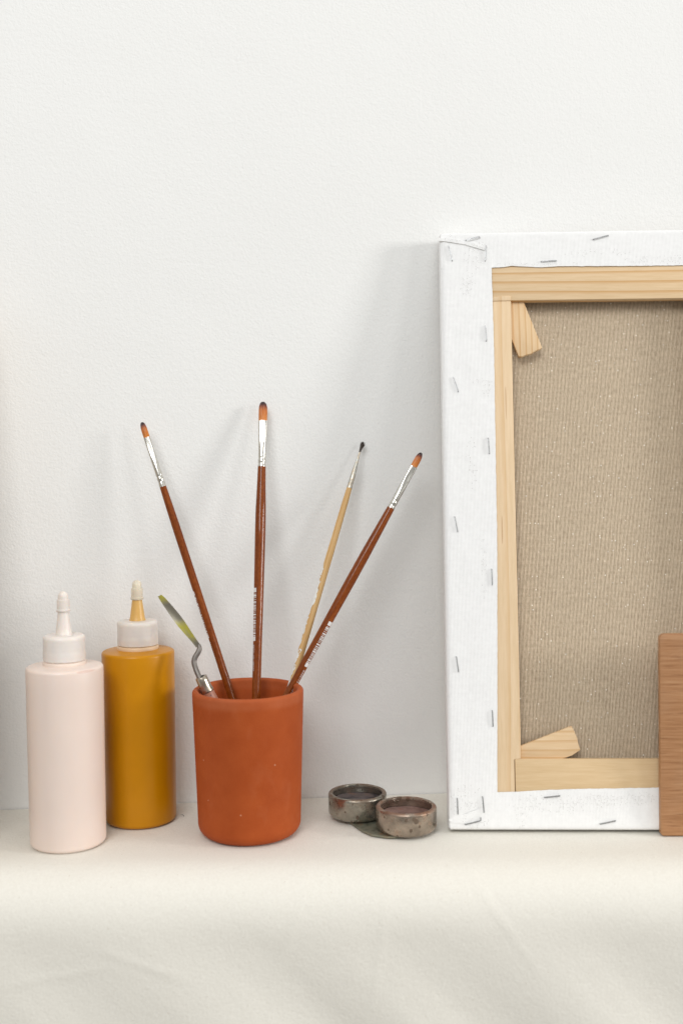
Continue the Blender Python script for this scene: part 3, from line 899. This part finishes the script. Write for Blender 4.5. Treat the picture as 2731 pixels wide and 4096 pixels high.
# staples
ST = [(20.5, 477.9, 32.2, 480.8), (125.9, 477.2, 138.8, 480.6), (6.1, 473.5, 9.0, 460.5), (37.3, 473.3, 36.3, 459.8), (82.4, 458.9, 95.2, 459.5), (35.2, 404.5, 35.9, 391.4), (8.4, 361.4, 12.2, 349.0), (35.6, 310.4, 36.4, 297.4),
      (7.5, 246.0, 9.6, 233.6), (36.3, 203.6, 36.5, 190.7), (6.9, 133.9, 8.4, 121.9), (34.4, 91.7, 34.7, 79.2), (5.7, 24.1, 6.1, 11.9), (25.5, 25.3, 26.4, 13.2), (73.6, 24.7, 85.9, 26.0), (11.5, 4.0, 23.7, 6.9), (116.1, 4.5, 128.3, 7.0)]
for i, (x0, z0, x1, z1) in enumerate(ST):
    a = Vector((x0 * k, 0, z0 * k)); b = Vector((x1 * k, 0, z1 * k))
    left = max(x0, x1) < 41 and 8 < min(z0, z1) and max(z0, z1) < 475
    h0 = -.0016 if left else -.0009
    if i == 0: h0 = -.0020
    d = (b - a).normalized()
    pts = [a + Vector((0, .0005, 0)), a + Vector((0, h0 * .6, 0)), a + d * .0004 + Vector((0, h0 - .0004, 0)), (a + b) / 2 + Vector((0, h0 - .00055, 0)), b - d * .0004 + Vector((0, h0 - .0004, 0)), b + Vector((0, h0 * .6, 0)), b + Vector((0, .0005, 0))]
    if i == 15:
        pts = pts[:4] + [b - d * .001 + Vector((0, h0 - .0004, 0)), b + Vector((0, h0 - .0004, .0004)), b + Vector((.0002, h0 - .0002, .0022)), b + Vector((.0002, .0004, .0026))]
    wv = Vector((d.z, 0, -d.x)) * 0.00043; V = []; Fc = []
    for j, p in enumerate(pts):
        t = (pts[min(j + 1, len(pts) - 1)] - pts[max(j - 1, 0)]).normalized()
        ww = Vector((0, 1, 0)).cross(t)
        ww = (Vector((d.z, 0, -d.x)) if ww.length < .3 else ww.normalized()) * 0.00043
        nn_ = t.cross(ww).normalized() * .00025
        V += [p + ww + nn_, p - ww + nn_, p - ww - nn_, p + ww - nn_]
    for j in range(len(pts) - 1):
        for q in range(4):
            Fc.append((j * 4 + q, j * 4 + (q + 1) % 4, j * 4 + 4 + (q + 1) % 4, j * 4 + 4 + q))
    Fc += [(0, 1, 2, 3), tuple(len(pts) * 4 - 4 + q for q in range(4))]
    mesh_obj('staple', V, Fc, STAPLE, cv, False)

# ------------------------------------------------------------------ wooden board leaning on the canvas
bl = radians(2.5)
bx = Vector((cos(-.02), sin(-.02), 0)); bn = Vector((sin(.02), cos(.02), 0))
bz = Vector((0, 0, cos(bl))) + bn * sin(bl); by = bn * cos(bl) - Vector((0, 0, 1)) * sin(bl)
bmx = Matrix((bx, by, bz)).transposed().to_4x4(); bmx.translation = Vector((.2440, .8262, .0006))
BW, BH, BD = .22, .1560, .0060
c_ = .0042
poly = [(0, .0015), (.0015, 0), (BW, 0), (BW, BH), (c_, BH)] + [(c_ - c_ * sin(radians(a)), BH - c_ + c_ * cos(radians(a))) for a in (20, 40, 60, 80)] + [(0, BH - c_ - .001)]
bd = prism('wooden_board', poly, 0, BD, BOARD, None, .0006)
bd.matrix_world = bmx
tag(bd, 'reddish brown wooden board leaning against the white bottom edge of the canvas', 'board')

# ------------------------------------------------------------------ panel added out of view on the left to cast shade on the wall
w = M('shade_panel_wood')
w.p(Base_Color=w.ramp(w.noise(300, 4, .6, w.map((1, 1, .06))), [(.3, (.42, .30, .18)), (.7, (.54, .40, .26))]), Roughness=.6)
pa = math.atan(.075 / .40)
pm = Matrix.Translation((-.5895, wall_y(-.59) - .128, .010)) @ Matrix.Translation((-.008, -.012, 0)) @ Matrix.Rotation(th, 4, 'Z') @ Matrix.Rotation(-pa, 4, 'X')
pan = box('unseen_shade_panel', (0, 0, 0), (.305, .060, .425), w.m, None, .001)
pan.matrix_world = pm
tag(pan, 'added panel out of view left of the pale pink bottle, casting shade on the wall', 'panel')

# ------------------------------------------------------------------ a stray fibre on the cloth
lo = tube('lint_fibre', [Vector((-.0018, .0016, .0005)), Vector((.0002, .0010, .0010)), Vector((.0012, -.0005, .0008)), Vector((.0016, -.0022, .0004))], [.00012, .00018, .00018, .0001], LINT, None, 6)
lo.location = (-.1335, .885, -.0002)
tag(lo, 'tiny dark curved fibre lying on the cloth between ochre bottle and cup', 'fibre')

# ------------------------------------------------------------------ light
W = bpy.data.worlds.new('World'); S.world = W; W.use_nodes = True
nt = W.node_tree; bg = nt.nodes['Background']
tcw = nt.nodes.new('ShaderNodeTexCoord'); sx = nt.nodes.new('ShaderNodeSeparateXYZ')
nt.links.new(tcw.outputs['Generated'], sx.inputs[0])
rp = nt.nodes.new('ShaderNodeValToRGB')
mrn = nt.nodes.new('ShaderNodeMapRange'); mrn.inputs['From Min'].default_value = -1; mrn.inputs['From Max'].default_value = 1
nt.links.new(sx.outputs[2], mrn.inputs['Value']); nt.links.new(mrn.outputs[0], rp.inputs[0])
rp.color_ramp.elements[0].position = .15; rp.color_ramp.elements[0].color = (.70, .66, .59, 1)
rp.color_ramp.elements[1].position = .85; rp.color_ramp.elements[1].color = (1.22, 1.21, 1.18, 1)
e_ = rp.color_ramp.elements.new(.5); e_.color = (.78, .775, .76, 1)
e_ = rp.color_ramp.elements.new(.62); e_.color = (1.0, .995, .975, 1)
mry = nt.nodes.new('ShaderNodeMapRange'); mry.interpolation_type = 'SMOOTHSTEP'
mry.inputs['From Min'].default_value = -1; mry.inputs['From Max'].default_value = -.2; mry.inputs['To Min'].default_value = .62; mry.inputs['To Max'].default_value = 1.1
nt.links.new(sx.outputs[1], mry.inputs['Value'])
ml = nt.nodes.new('ShaderNodeMix'); ml.data_type = 'RGBA'; ml.blend_type = 'MULTIPLY'; ml.inputs[0].default_value = 1
nt.links.new(rp.outputs[0], ml.inputs[6]); nt.links.new(mry.outputs[0], ml.inputs[7])
nt.links.new(ml.outputs[2], bg.inputs[0]); bg.inputs[1].default_value = .66

def area(name, loc_, target, sx_, sy_, power, col):
    l = bpy.data.lights.new(name, 'AREA'); l.shape = 'RECTANGLE'; l.size = sx_; l.size_y = sy_
    l.energy = power; l.color = col
    o = bpy.data.objects.new(name, l); link(o)
    o.location = loc_
    o.rotation_euler = (Vector(target) - Vector(loc_)).to_track_quat('-Z', 'Y').to_euler()
    return o
area('window_light', (3.1, -.14, .90), (0, .9, .14), .6, .7, 46., (1., .99, .97))
area('second_window_light', (2.45, -1.15, .95), (0, .9, .2), .55, .75, 9., (1., .99, .97))
area('room_light', (-.55, -1.45, 1.85), (0, .9, .15), 1.3, 1.1, 40., (.985, .995, 1.))

S.render.engine = 'CYCLES'
S.cycles.use_denoising = True
S.cycles.max_bounces = 8
S.cycles.transmission_bounces = 8
S.view_settings.view_transform = 'Standard'
S.view_settings.look = 'None'
S.view_settings.exposure = -.10; S.view_settings.gamma = 1
S.view_settings.use_curve_mapping = False
